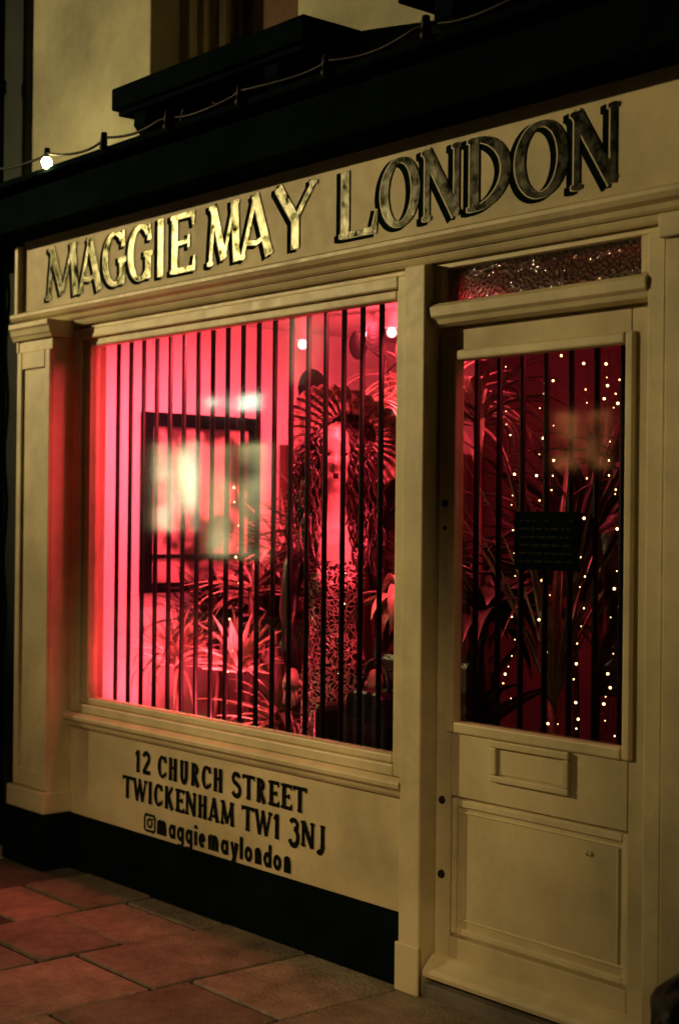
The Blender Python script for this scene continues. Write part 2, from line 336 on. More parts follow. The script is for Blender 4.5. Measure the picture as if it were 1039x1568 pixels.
def glyph(ch, w, T, t, sf=0.0):
    S = []
    def st(p, wd, closed=False): S.append((p, wd if isinstance(wd, list) else [wd]*len(p), closed))
    def ser(x, y, k=1):
        if sf: st([(x-sf*k, y), (x-sf*.3, y), (x+sf*.3, y), (x+sf*k, y)], [t*.6, t*1.1, t*1.1, t*.6])
    h = T/2
    def ringw(pts, cx, thick=T, thin=t):
        r = max(abs(p[0]-cx) for p in pts) or 1
        return [thin+(thick-thin)*min(1, abs(p[0]-cx)/r)**1.3 for p in pts]
    e = t*.5
    if ch == 'M':
        st([(.07*w+e, 0), (.2*w, 1)], t*1.2); st([(.17*w, 1), (.5*w, .08)], [T*.9, T*.9]); st([(.5*w, .08), (.82*w, 1)], t); st([(.80*w, 1), (.93*w-h*.5, 0)], T)
        ser(.07*w+e, e); ser(.93*w-h*.5, e); ser(.15*w, 1-e); ser(.85*w, 1-e)
    elif ch == 'A':
        st([(.08*w, 0), (.48*w, 1)], t*1.2); st([(.46*w, 1.0), (.92*w-h*.4, 0)], T); st([(.16*w, .26), (.5*w, .22), (.78*w, .30)], t)
        ser(.08*w, e); ser(.92*w-h*.4, e)
    elif ch == 'G' or ch == 'C':
        p = arc(w*.52, .5, w*.5-h, .5-e, 48, 318, 26); st(p, ringw(p, w*.52))
        if ch == 'G':
            st([(w*.86-h*.4, .02), (w*.86-h*.4, .46)], T*.9)
            st([(w*.86-h*.4-max(sf, .1)*1.3, .46), (w*.86-h*.4+max(sf, .1)*1.3, .46)], t*1.2)
        else: st([(w*.84, .12), (w*.94, .30)], t)
        st([(w*.86, .98), (w*.86, .70)], [t*.7, t*1.8])
    elif ch == 'I' or ch == 'l':
        st([(w*.5, 0), (w*.5, 1)], T); ser(w*.5, e); ser(w*.5, 1-e)
    elif ch == 'E':
        x = w*.12+h
        st([(x, 0), (x, 1)], T); st([(x, e), (w*.92, e)], t*1.2); st([(x, 1-e), (w*.88, 1-e)], t*1.2); st([(x, .5), (w*.74, .52)], t)
        if sf: st([(w*.92, 0), (w*.96, .24)], [t*1.6, t*.5]); st([(w*.88, 1), (w*.91, .78)], [t*1.6, t*.5]); st([(w*.74, .41), (w*.74, .62)], t*.8); ser(x-h*.5, e); ser(x-h*.5, 1-e)
    elif ch == 'Y':
        st([(.08*w+h*.4, 1), (.5*w, .45)], T); st([(.92*w, 1), (.5*w, .45)], t*1.2); st([(.5*w, .5), (.5*w, 0)], T)
        ser(.1*w+h*.3, 1-e); ser(.9*w, 1-e); ser(.5*w, e)
    elif ch == 'L':
        x = w*.14+h
        st([(x, 0), (x, 1)], T); st([(x, e), (w*.92, e)], t*1.3)
        if sf: st([(w*.90, 0), (w*.97, .32)], [t*1.8, t*.5]); ser(x, 1-e); ser(x-h*.5, e)
    elif ch == 'O':
        p = arc(w*.5, .5, w*.5-h, .5-e, 0, 360, 40)[:-1]; st(p, ringw(p, w*.5), True)
    elif ch == 'N':
        st([(.13*w, 0), (.13*w, 1)], t*1.4); st([(.12*w, .98), (.87*w, .02)], T); st([(.87*w, 0), (.87*w, 1)], t*1.4)
        ser(.13*w, e); ser(.10*w, 1-e); ser(.87*w, 1-e)
    elif ch == 'D':
        x = w*.12+h
        p = arc(x, .5, w*.94-h-x, .5-e, 90, -90, 24); st([(x, 0), (x, 1)], T); st(p, ringw(p, x)); ser(x-h*.5, e); ser(x-h*.5, 1-e)
    elif ch == 'H':
        st([(.1*w+h, 0), (.1*w+h, 1)], T); st([(.9*w-h, 0), (.9*w-h, 1)], T); st([(.1*w, .56), (.9*w, .56)], t); ser(.1*w+h, e); ser(.9*w-h, e)
    elif ch == 'U':
        x0, x1 = .1*w+h, .9*w-h
        st([(x0, 1), (x0, .35)]+arc((x0+x1)/2, .36, (x1-x0)/2, .36-e, 180, 360, 14)+[(x1, 1)], T*.92); ser(x0, 1-e); ser(x1, 1-e)
    elif ch == 'R':
        x = .1*w+h; st([(x, 0), (x, 1)], T); p = arc(x, .73, w*.85-h-x, .27-e, 90, -90, 16); st(p, ringw(p, x, T*.9)); st([(x+h, .48), (w*.9-h*.5, 0)], T*.95); ser(x, e)
    elif ch == 'S':
        p = arc(w*.5, .745, w*.38-h*.4, .255-e, 20, 270, 16)[:]+arc(w*.5, .27, w*.42-h*.4, .27-e*.5, 90, -160, 16)[1:]
        st(p, T*.85)
    elif ch == 'T':
        st([(w*.5, 0), (w*.5, 1)], T); st([(.02*w, 1-e), (.98*w, 1-e)], t*1.2)
        st([(.03*w, 1), (.0, .8)], [t*1.4, t*.5]); st([(.97*w, 1), (w, .8)], [t*1.4, t*.5]); ser(w*.5, e)
    elif ch == 'W':
        st([(.08*w, 1), (.30*w, 0)], T*.9); st([(.30*w, 0), (.5*w, 1)], t*1.1); st([(.46*w, 1), (.70*w, 0)], T*.9); st([(.70*w, 0), (.93*w, 1)], t*1.1); ser(.07*w, 1-e); ser(.93*w, 1-e)
    elif ch == 'K':
        x = .1*w+h; st([(x, 0), (x, 1)], T); st([(x, .42), (w*.86, 1)], t*1.2); st([(x+h*1.2, .55), (w*.9-h*.3, 0)], T); ser(x, e); ser(x, 1-e)
    elif ch == 'J':
        x = w*.68; st([(x, 1), (x, .2)]+arc(x-w*.3, .2, w*.3, .26, 0, -130, 10), T*.9); ser(x, 1-e)
    elif ch == '1':
        st([(w*.55, 0), (w*.55, 1)], T); st([(w*.5, .97), (w*.15, .76)], t*1.2); ser(w*.55, e)
    elif ch == '2':
        st(arc(w*.48, .72, w*.36-h*.3, .28-e, 170, -30, 14)+[(w*.16, e)], T*.85); st([(w*.1, e*1.3), (w*.95, e*1.3)], t*1.5)
    elif ch == '3':
        st(arc(w*.45, .74, w*.36-h*.3, .26-e, 160, -80, 14), T*.8); st(arc(w*.45, .27, w*.42-h*.3, .27+e, 85, -160, 16), T*.88)
    elif ch == 'm':
        a = [.1*w+h, .5*w, .9*w-h]
        for x in a: st([(x, 0), (x, .45)], T)
        st([(a[0], .66), (a[0], .40)], T)
        st(arc((a[0]+a[1])/2, .42, (a[1]-a[0])/2, .2, 180, 0, 10), t*1.5); st(arc((a[2]+a[1])/2, .42, (a[1]-a[0])/2, .2, 180, 0, 10), t*1.5)
    elif ch == 'n':
        a = [.1*w+h, .9*w-h]
        for x in a: st([(x, 0), (x, .43)], T)
        st([(a[0], .66), (a[0], .40)], T); st(arc((a[0]+a[1])/2, .41, (a[1]-a[0])/2, .21, 180, 0, 10), t*1.6)
    elif ch in 'agdoe':
        cx, rx = w*.48, w*.42-h*.6
        if ch == 'e':
            st(arc(cx, .32, rx, .32-e, 0, 320, 22), T*.85); st([(cx-rx, .30), (cx+rx, .34)], t*1.2)
        else:
            p = arc(cx, .32, rx, .32-e, 0, 360, 24)[:-1]; st(p, T*.85, True)
            if ch == 'a': st([(cx+rx, .66), (cx+rx, 0)], T*.85)
            if ch == 'd': st([(cx+rx, 1), (cx+rx, 0)], T*.9)
            if ch == 'g': st([(cx+rx, .66), (cx+rx, -.05)]+arc(cx, -.06, rx, .22, 0, -150, 10), T*.8)
    elif ch == 'i':
        st([(w*.5, 0), (w*.5, .66)], T); st([(w*.5, .78), (w*.5, .95)], T)
    elif ch == 'y':
        st([(w*.12+h*.5, .66), (w*.5, .06)], T*.9); st([(w*.9-h*.3, .66), (w*.45, -.28), (w*.2, -.26)], t*1.7)
    elif ch == '@':
        q = w; r = .16
        st([(r, .02), (q-r, .02)]+arc(q-r, r+.02, r, r, -90, 0, 5)+[(q, .8-r)]+arc(q-r, .8-r, r, r, 0, 90, 5)+[(r, .8)]+arc(r, .8-r, r, r, 90, 180, 5)+[(0, r+.02)]+arc(r, r+.02, r, r, 180, 268, 5), T*.5, True)
        st(arc(q/2, .41, .19, .19, 0, 360, 20)[:-1], T*.5, True); st(arc(q*.78, .64, .03, .03, 0, 360, 8)[:-1], .05, True)
    return S

CNT = [0]
def ribbon(bm, pts, wd, closed, x0, z0, sx, h, y, grow=0):
    P_ = [Vector((p[0]*sx, p[1]*h)) for p in pts]; n = len(P_); Lf = []; Rt = []
    for i in range(n):
        if closed: a, c = P_[(i-1) % n], P_[(i+1) % n]; d1 = (P_[i]-a).normalized(); d2 = (c-P_[i]).normalized()
        else:
            d1 = (P_[i]-P_[i-1]).normalized() if i > 0 else (P_[1]-P_[0]).normalized()
            d2 = (P_[i+1]-P_[i]).normalized() if i < n-1 else d1
        d = (d1+d2); d = d.normalized() if d.length > 1e-6 else d1
        nn = Vector((-d.y, d.x)); k = 1/max(.6, nn.dot(Vector((-d1.y, d1.x))))
        half = (wd[i]*h/2+grow)*k
        e = Vector((0, 0))
        if grow and not closed: e = d*grow*(-1 if i == 0 else (1 if i == n-1 else 0))
        Lf.append(P_[i]+nn*half+e); Rt.append(P_[i]-nn*half+e)
    CNT[0] += 1; yy = y-.00006*(CNT[0] % 12)
    a = [bm.verts.new((x0+p.x, yy, z0+p.y)) for p in Lf]; c = [bm.verts.new((x0+p.x, yy, z0+p.y)) for p in Rt]
    for i in range(n if closed else n-1):
        j = (i+1) % n
        bm.faces.new((c[i], c[j], a[j], a[i]))

sign = empty('shop_sign')
boxes('sign_board', [(-6.30, -.8, -.001, .011, 2.484, 2.82)], CREAM2, sign, .002)
word = [('M', -6.087, -5.79), ('A', -5.80, -5.60), ('G', -5.60, -5.405), ('G', -5.40, -5.205), ('I', -5.20, -5.10), ('E', -5.09, -4.90),
        ('M', -4.823, -4.60), ('A', -4.61, -4.40), ('Y', -4.40, -4.142),
        ('L', -4.044, -3.82), ('O', -3.81, -3.615), ('N', -3.605, -3.42), ('D', -3.41, -3.195), ('O', -3.19, -2.975), ('N', -2.965, -2.78)]
H = .232; Z0 = 2.527
for nm, mt, dx, dz, grow, y in (('letter_shadow', TEXTB, -.022, -.007, .007, -.0018), ('letter_outline', CREAMLINE, -.001, 0, .0032, -.0030), ('letter_faces', GOLD, .003, 0, .001, -.0042)):
    bm = bmesh.new()
    for ch, xa, xb in word:
        w = (xb-xa)/H
        for p, wd, cl_ in glyph(ch, w, .17 if ch != 'M' else .18, .065, .085):
            ribbon(bm, p, wd, cl_, xa+dx, Z0+dz, H, H, y, grow)
    obj_from(nm, bm, mt, sign)

WID = {'M': .8, 'W': .9, 'I': .3, '1': .38, 'l': .27, 'i': .27, 'm': .95, 'H': .62, 'N': .62, 'U': .6, 'T': .62, 'K': .62, 'J': .5, '@': .86, 'y': .6, 'n': .56, 'e': .54, 'L': .5}
def line_text(bm, s, xa, xb, z, h, T, t, sf, y):
    adv = 0; items = []
    for ch in s:
        if ch == ' ': adv += .36; continue
        w = WID.get(ch, .58); items.append((ch, adv, w)); adv += w+.09
    adv -= .09; sx = (xb-xa)/adv
    for ch, a, w in items:
        for p, wd, c in glyph(ch, w*sx/h, T, t, sf):
            ribbon(bm, p, wd, c, xa+a*sx, z, h, h, y)
bm = bmesh.new()
line_text(bm, '12 CHURCH STREET', -5.30, -4.175, .488, .092, .24, .125, .14, -.003)
line_text(bm, 'TWICKENHAM TW1 3NJ', -5.39, -4.062, .370, .092, .24, .125, .14, -.003)
line_text(bm, '@maggiemaylondon', -5.222, -4.253, .258, .084, .24, .15, 0, -.003)
obj_from('address_lettering', bm, TEXTBW, shop)

hs = empty('opening_hours_sign')
boxes('board', [(-3.24, -2.975, .066, .070, 1.395, 1.575)], BLACK, hs, .001)
bm = bmesh.new()
for r_ in range(6):
    zq = 1.548-r_*.025; xq = -3.215
    while xq < -3.01:
        wq = R.uniform(.012, .04)
        if R.random() < .85: addbox(bm, xq, min(xq+wq, -3.0), .0645, .0655, zq-.004, zq+.002)
        xq += wq+.009
obj_from('lettering', bm, paint('faded_grey_print', (.06, .055, .05), .8, .2, 20, .1, spec=0), hs)

# ---------------------------------------------------------------- festoon string
fest = empty('festoon_lights')
bm = bmesh.new()
xs = [-6.6, -6.13, -5.668, -5.21, -4.753, -4.296, -3.82, -3.344, -2.87, -2.4]
zz = [3.13, 3.10, 3.085, 3.065, 3.06, 3.06, 3.06, 3.07, 3.07, 3.07]
pts = []
for i in range(len(xs)-1):
    for k in range(10):
        s = k/10; pts.append((xs[i]+(xs[i+1]-xs[i])*s, -.235+.01*math.sin(i*2+s*5), zz[i]+(zz[i+1]-zz[i])*s-.045*4*s*(1-s)*(.3+.5*((i*37) % 5)/5)))
tube(bm, pts, .0055, 6)
for i, (a, c) in enumerate(zip(xs, zz)):
    tube(bm, [(a, -.238, c+.02), (a, -.24, c-.025)], [.012, .016], 8)
    if i != 2: sphere(bm, (a, -.24, c-.04), .018)
tube(bm, [(-5.0+.02*i, -.05+.01*math.sin(i), 3.06+.13*math.sin(i*.18)) for i in range(16)], .005, 6)
obj_from('cable_and_holders', bm, IRON, fest)
bm = bmesh.new(); sphere(bm, (-5.668, -.24, 3.045), .021, 0, (1, 1, 1.2), 14, 10)
obj_from('lit_bulb', bm, emit('warm_bulb', (1, .82, .36), 130), fest)

bm = bmesh.new()
tube(bm, [(-6.50, -.02, 0), (-6.50, -.02, 2.78)], .034, 12)
tube(bm, [(-6.66, .04, 3.03), (-6.66, .04, 7.4)], .034, 12)
for q in (.5, 1.5, 2.4, 3.6):
    px = -6.50 if q < 3 else -6.66
    tube(bm, [(px, -.02 if q < 3 else .04, q), (px, -.02 if q < 3 else .04, q+.06)], .043, 12)
tube(bm, [(-6.40+.014*math.sin(i*.9), -.03, 2.8*i/40) for i in range(40)], .009, 6)
obj_from('drainpipe', bm, BLACK)
nb = empty('neighbour_building')
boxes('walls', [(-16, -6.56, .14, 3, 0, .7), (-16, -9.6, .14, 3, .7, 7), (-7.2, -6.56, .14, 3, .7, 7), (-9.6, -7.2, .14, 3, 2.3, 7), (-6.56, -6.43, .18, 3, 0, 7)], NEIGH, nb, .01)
boxes('window_panes', [(-9.6, -7.2, .22, .23, .7, 2.3)], GLASS, nb, 0)
boxes('window_mullions', [(-9.6, -7.2, .16, .21, 1.48, 1.53), (-8.43, -8.37, .16, .21, .7, 1.48), (-8.43, -8.37, .16, .21, 1.53, 2.3)], BLACK, nb, .004)
boxes('room_light', [(-7.9, -7.3, .6, .62, 1.55, 1.95)], emit('green_room_light', (.35, .6, .42), .25, 6), nb, 0)

# ---------------------------------------------------------------- opposite side of the street (seen in reflections)
ob = empty('opposite_building')
boxes('walls', [(-45, 20, -12.5, -11, -.1, 9.5)], OPP, ob, .02)
def lit(name, x0, x1, z0, z1, col, s, pat=None):
    boxes(name, [(x0, x1, -10.99, -10.96, z0, z1)], emit(name+'_light', col, s, pat), ob, 0)
    xm = (x0+x1)/2
    boxes(name+'_frame', [(x0-.12, x0, -10.995, -10.9, z0-.1, z1+.1), (x1, x1+.12, -10.995, -10.9, z0-.1, z1+.1), (x0, x1, -10.995, -10.9, z1, z1+.1), (x0, x1, -10.995, -10.9, z0-.1, z0), (xm-.04, xm+.04, -10.955, -10.9, z0, z1)], CREAM, ob, .01)
lit('shop_window', -21.9, -20.6, 1.3, 2.8, (1, .86, .50), 7, 1.4)
lit('shop_window_b', -20.3, -18.7, .9, 2.7, (.9, .85, .40), 3, 1.2)
lit('lit_sign', -20.4, -18.9, 3.25, 3.5, (.85, 1, .8), 6, 2.6)
lit('upper_window', -18.2, -17.4, 3.6, 5.2, (1, .8, .5), 1.4, 1)
lit('small_window', -12.8, -11.9, 2.2, 2.9, (1, .36, .12), 1.1, 3)
lit('small_window_b', -15.2, -14.9, .9, 2.2, (1, .55, .22), 2.0, 4)

def street_lamp(x, y, aim, power, size, blend, col=(1, .75, .33)):
    e = empty('street_lamp', None, (x, y, -.02))
    bm = bmesh.new()
    tube(bm, [(0, 0, 0), (0, 0, .9), (0, 0, .92), (0, 0, 4.7)], [.09, .09, .05, .04], 14)
    tube(bm, [(0, 0, 4.7), (.05, .1, 4.95), (.2, .35, 5.1), (.3, .55, 5.12)], [.04, .035, .03, .03], 10)
    tube(bm, [(.28, .5, 5.16), (.42, .78, 5.18), (.5, .95, 5.14)], [.05, .12, .06], 12)
    obj_from('column_and_arm', bm, BLACK, e)
    bm = bmesh.new(); sphere(bm, (.42, .78, 5.08), .08, 0, (1, 1.4, .5)); obj_from('lens', bm, emit('lamp_lens', (1, .78, .4), 12), e)
    ld = bpy.data.lights.new('luminaire', 'SPOT'); ld.energy = power; ld.color = col; ld.spot_size = math.radians(size); ld.spot_blend = blend; ld.shadow_soft_size = .14
    lo = bpy.data.objects.new('luminaire', ld); scene.collection.objects.link(lo); lo.parent = e; lo.location = (.42, .78, 5.0)
    d = Vector(aim)-Vector((x+.42, y+.78, 4.98)); lo.rotation_euler = d.to_track_quat('-Z', 'Y').to_euler()
    return e
street_lamp(-15.9, -8.2, (-4.9, 0, 2.75), 5600, 24, 1.0)
street_lamp(-1.2, -8.6, (-4.3, -.9, .0), 1300, 26, 1.0, (1, .70, .32))  # second lamp added as fill for the pavement and lower facade

# ---------------------------------------------------------------- interior contents
def blade(bm, base, az, length, width, e0, droop, seg=8, fold=.25, pw=.7):
    p = Vector(base); h = Vector((math.cos(az), math.sin(az), 0)); side = Vector((-h.y, h.x, 0)); prev = None; ds = length/seg
    for i in range(seg+1):
        s = i/seg; th = e0-droop*s**1.3
        if i: p = p+(h*math.cos(th)+Vector((0, 0, 1))*math.sin(th))*ds
        wv = width*max(.04, math.sin(math.pi*min(1, .08+.92*s**pw)))
        up = Vector((0, 0, 1))*math.cos(th)-h*math.sin(th)
        a = bm.verts.new(p+side*wv/2+up*wv*fold); m = bm.verts.new(p); c = bm.verts.new(p-side*wv/2+up*wv*fold)
        if prev:
            bm.faces.new((prev[0], prev[1], m, a)).smooth = True; bm.faces.new((prev[1], prev[2], c, m)).smooth = True
        prev = (a, m, c)

def pot(bm, x, y, z, r, h):
    prof = [(r*.7, 0), (r*.95, h*.85), (r*1.05, h*.85), (r*1.05, h), (r*.9, h), (r*.85, h*.8), (.001, h*.8)]
    rings = [[bm.verts.new((x+q*math.cos(2*math.pi*k/20), y+q*math.sin(2*math.pi*k/20), z+hh)) for k in range(20)] for q, hh in prof]
    for i in range(len(rings)-1):
        for k in range(20): bm.faces.new((rings[i][k], rings[i][(k+1) % 20], rings[i+1][(k+1) % 20], rings[i+1][k])).smooth = True
    return z+h*.8

def plant(name, x, y, z0, trunk, n, length, width, mat, e=(20, 85), droop=(30, 110), potr=.1, poth=.16, seg=9, crown=.05):
    e_ = empty(name)
    bm = bmesh.new(); zt = pot(bm, x, y, z0, potr, poth); obj_from('pot', bm, POT, e_)
    if trunk:
        bm = bmesh.new(); tube(bm, [(x, y, zt-.01), (x+.01, y+.01, zt+trunk*.5), (x-.01, y, zt+trunk)], [.018, .014, .016], 8); obj_from('stem', bm, WOOD, e_)
    bm = bmesh.new()
    for i in range(n):
        L_ = length*R.uniform(.65, 1.1)
        blade(bm, (x+R.uniform(-.01, .01), y+R.uniform(-.01, .01), zt+trunk-crown*R.random()), R.uniform(0, 2*math.pi), L_, width*R.uniform(.6, 1.25), math.radians(R.uniform(*e)), math.radians(R.uniform(*droop)), seg)
    for v in bm.verts:
        v.co.x = max(v.co.x, -5.745); v.co.y = max(v.co.y, .125); v.co.z = min(v.co.z, 2.45)
    obj_from('leaves', bm, mat, e_)
    return e_
plant('spider_plant', -5.44, .30, .46, .34, 80, .36, .018, LEAFL, (5, 85), (20, 110))
plant('fan_palm', -5.02, .32, .46, .36, 34, .30, .036, LEAFL, (-20, 85), (0, 30))
plant('backdrop_fern', -5.50, .55, .46, .45, 90, .42, .035, LEAFD, (5, 85), (20, 100))  # dark ferns added to stand in for shadow gaps between the leaves
plant('backdrop_fern', -5.30, .75, .46, .50, 90, .46, .04, LEAFD, (5, 85), (20, 100))
plant('spider_plant', -5.20, .52, .46, .66, 46, .34, .018, LEAFL, (0, 85), (10, 90))
plant('backdrop_fern', -5.10, .90, .46, .80, 80, .5, .04, LEAFD, (0, 85), (10, 100))
plant('yucca_plant', -5.40, .85, .46, .80, 50, .36, .018, LEAFL, (0, 85), (10, 80))
plant('yucca_plant', -5.0, .72, .46, .90, 50, .42, .024, LEAFM, (0, 85), (10, 80))
plant('dracaena_plant', -4.78, .34, .46, .16, 46, .38, .03, LEAFM, (10, 85), (20, 90))
plant('dracaena_plant', -4.75, .85, .46, .95, 60, .5, .035, LEAFD, (0, 85), (20, 100))
plant('dracaena_plant', -5.45, 1.35, .05, 1.45, 60, .55, .035, LEAFD, (-10, 80), (20, 100), .14, .25)
plant('palm_plant', -4.95, 1.35, .05, 1.75, 40, .60, .03, LEAFL, (0, 80), (40, 120), .15, .28)
plant('palm_plant', -4.02, .70, .46, 1.35, 40, .45, .03, LEAFM, (10, 75), (60, 140))
plant('palm_plant', -4.10, .40, .46, .66, 22, .34, .05, LEAFL, (20, 80), (100, 150))
plant('aspidistra_plant', -3.98, .60, .46, .12, 34, .55, .075, LEAFD, (35, 85), (10, 80))
plant('aspidistra_plant', -3.90, .62, .46, .60, 30, .5, .08, LEAFD, (20, 80), (50, 120))
plant('aspidistra_plant', -4.35, .95, .46, .55, 50, .6, .08, LEAFD, (20, 85), (30, 120))
plant('palm_plant', -3.80, 1.0, .05, 1.0, 60, .8, .045, LEAFD, (20, 88), (20, 90), .15, .28)
plant('palm_plant', -3.50, .55, .05, .65, 24, 1.0, .024, LEAFM, (68, 88), (5, 35), .15, .28)
plant('palm_plant', -3.55, 1.3, .05, 1.4, 44, .8, .04, LEAFM, (10, 88), (20, 90), .15, .28)
plant('palm_plant', -4.2, 1.6, .05, 1.1, 60, .8, .05, LEAFD, (10, 88), (20, 90), .15, .28)
plant('palm_plant', -3.05, .9, .05, 1.0, 30, .9, .026, LEAFM, (50, 88), (5, 50), .15, .28)

e_ = empty('rubber_plant'); bm = bmesh.new(); zt = pot(bm, -4.55, .85, .46, .1, .18); obj_from('pot', bm, POT, e_)
bm = bmesh.new(); tube(bm, [(-4.55, .85, zt), (-4.5, .75, 1.6), (-4.40, .55, 2.25)], [.014, .011, .006], 8); obj_from('stem', bm, WOOD, e_)
bm = bmesh.new()
for (lx, ly, lz, r) in ((-4.68, .42, 2.07, .085), (-4.20, .5, 2.2, .07), (-4.50, .5, 2.25, .05), (-4.10, .55, 2.10, .085), (-4.30, .42, 2.26, .05)):
    nrm = Vector((.6+R.uniform(-.2, .3), -.6, R.uniform(-.5, .5))).normalized(); a = nrm.cross(Vector((0, 0, 1))).normalized(); u = a.cross(nrm)
    c0 = bm.verts.new((lx, ly, lz)); rr = []
    for k in range(18):
        t = 2*math.pi*k/18; q = r*(1+.22*math.cos(t+1.6)); rr.append(bm.verts.new(Vector((lx, ly, lz))+(a*math.cos(t)*.75+u*math.sin(t)*1.2)*q-nrm*.012))
    for k in range(18): bm.faces.new((c0, rr[k], rr[(k+1) % 18])).smooth = True
    tube(bm, [(-4.41, .57, lz-.08), (lx, ly+.01, lz)], .003, 5)
obj_from('leaves', bm, BINBAG, e_)

# framed picture on side wall
fp = empty('framed_picture')
def ybox(lst): return [(-5.758, x1, y0, y1, z0, z1) for (x1, y0, y1, z0, z1) in lst]
boxes('frame', ybox([(-5.72, .30, .35, 1.20, 2.02), (-5.72, .90, .95, 1.20, 2.02), (-5.72, .351, .899, 1.96, 2.02), (-5.72, .351, .899, 1.20, 1.245), (-5.73, .351, .899, 1.36, 1.375)]), BLACK, fp, .004)
m, nt, N, L, P = mat_new('picture_print')
tc = N.new('ShaderNodeTexCoord'); n = N.new('ShaderNodeTexNoise'); n.inputs['Scale'].default_value = 5.5; n.inputs['Detail'].default_value = 3
L.new(tc.outputs['Object'], n.inputs['Vector']); cr = N.new('ShaderNodeValToRGB')
cr.color_ramp.elements[0].position = .42; cr.color_ramp.elements[0].color = (.05, .035, .035, 1); cr.color_ramp.elements[1].position = .56; cr.color_ramp.elements[1].color = (.5, .4, .37, 1)
L.new(n.outputs['Fac'], cr.inputs['Fac']); L.new(cr.outputs['Color'], P.inputs['Base Color']); P.inputs['Roughness'].default_value = .2
boxes('print', [(-5.757, -5.745, .351, .899, 1.246, 1.959)], m, fp, 0)

# mannequin
prof = [(.46, .15, .14, 0), (.75, .13, .12, 0), (1.0, .125, .11, 0), (1.12, .10, .085, 0), (1.30, .115, .10, .01), (1.46, .15, .09, 0), (1.52, .14, .075, 0), (1.56, .08, .06, 0), (1.60, .052, .055, 0), (1.66, .050, .055, 0.0), (1.685, .055, .075, .012), (1.73, .066, .088, .008), (1.80, .076, .097, 0), (1.87, .074, .094, -.004), (1.92, .055, .07, -.006), (1.945, .02, .03, -.006), (1.95, .002, .003, -.006)]
def interp(z, prof=prof):
    for i in range(len(prof)-1):
        if prof[i][0] <= z <= prof[i+1][0]:
            s = (z-prof[i][0])/(prof[i+1][0]-prof[i][0]); s = s*s*(3-2*s) if i > 2 else s
            return [prof[i][k]+(prof[i+1][k]-prof[i][k])*s for k in (1, 2, 3)]
    return prof[-1][1:]
man = empty('mannequin', None, (-4.50, .40, -.02)); man.rotation_euler = (0, 0, math.radians(48))
bm = bmesh.new(); rings = []
nz = 150
for i in range(nz+1):
    z = .46+(1.95-.46)*i/nz; rx, ry, yo = interp(z); ring = []
    for k in range(40):
        t = 2*math.pi*k/40; X = rx*math.cos(t); Y = ry*math.sin(t)+yo
        if z < 1.1: q = 1+.08*math.sin(t*9+z*3)*(1.1-z)*2; X *= q; Y *= q
        if math.sin(t) < -.3 and z > 1.66:
            g = lambda dx, dz, sx, sz: math.exp(-((X-dx)/sx)**2-((z-dz)/sz)**2)
            Y -= .026*g(0, 1.775, .011, .02)+.010*g(0, 1.80, .010, .03)+.009*g(0, 1.728, .02, .008)+.010*g(0, 1.695, .018, .014)
            Y += .016*g(.03, 1.812, .016, .011)+.016*g(-.03, 1.812, .016, .011)
        if z > 1.2 and z < 1.42 and math.sin(t) < 0: Y -= .03*(math.exp(-((X-.06)/.05)**2-((z-1.32)/.05)**2)+math.exp(-((X+.06)/.05)**2-((z-1.32)/.05)**2))
        ring.append(bm.verts.new((X, Y, z)))
    rings.append(ring)
for i in range(nz):
    z = .46+(1.95-.46)*i/nz
    for k in range(40):
        t = 2*math.pi*(k+.5)/40; X = .07*math.cos(t)
        f = bm.faces.new((rings[i][k], rings[i][(k+1) % 40], rings[i+1][(k+1) % 40], rings[i+1][k])); f.smooth = True
        neck = 1.50-(.10 if (math.sin(t) < 0 and abs(math.cos(t)) < .45) else 0)
        mi = 0 if z < neck else 1
        if math.sin(t) < -.5 and ((abs(z-1.812) < .008 and .018 < abs(X) < .045) or (abs(z-1.728) < .007 and abs(X) < .014)): mi = 2
        f.material_index = mi
obj_from('body', bm, [LACE, SKIN, HAIR], man)
bm = bmesh.new()
for s in (-1, 1):
    tube(bm, [(s*.125, 0, 1.47), (s*.165, 0, 1.38), (s*.185, .02, 1.2), (s*.18, -.04, 1.08), (s*.16, -.13, .98)], [.045, .043, .037, .034, .025], 14, 0)
    w0 = Vector((s*.16, -.13, .98))
    tube(bm, [w0, w0+Vector((0, -.03, -.035)), w0+Vector((0, -.055, -.065))], [.022, .034, .03], 12, 1)
    for k in range(4):
        o = Vector(((k-1.5)*.014, -.055, -.065)); l = [.8, .95, 1, .85][k]
        tube(bm, [w0+o, w0+o+Vector((0, -.02, -.03))*l, w0+o+Vector((0, -.022, -.065))*l], [.008, .0075, .006], 8, 1)
    tube(bm, [w0+Vector((-s*.02, -.03, -.03)), w0+Vector((-s*.045, -.05, -.05)), w0+Vector((-s*.05, -.06, -.075))], [.010, .009, .006], 8, 1)
obj_from('arms', bm, [LEATHER, SKIN], man)
bm = bmesh.new()
for i in range(340):
    t = R.uniform(math.radians(-50), math.radians(230)); q = R.uniform(.3, 1)
    st_ = Vector((.08*math.cos(t)*q, .09*math.sin(t)*q-.01, 1.95-.06*q*q)); ph = R.uniform(0, 6.3); pts = []
    ln = R.uniform(.30, .62); out = R.uniform(.02, .12)
    for k in range(15):
        s = k/14
        pts.append(st_+Vector((math.cos(t)*(out*math.sin(min(s*2.2, 1.57))), math.sin(t)*(out*.8*math.sin(min(s*2.2, 1.57))), -ln*s**1.4))+Vector((math.cos(ph+s*26), math.sin(ph+s*26), 0))*.013*min(1, s*3))
    tube(bm, pts, [.0045]*14+[.001], 5)
obj_from('curly_hair', bm, HAIR, man)
bm = bmesh.new(); hp = [(.0001, .11), (.05, .108), (.075, .09), (.088, .05), (.095, .0), (.12, -.005), (.16, .0), (.21, -.010), (.26, -.035)]
rings = []
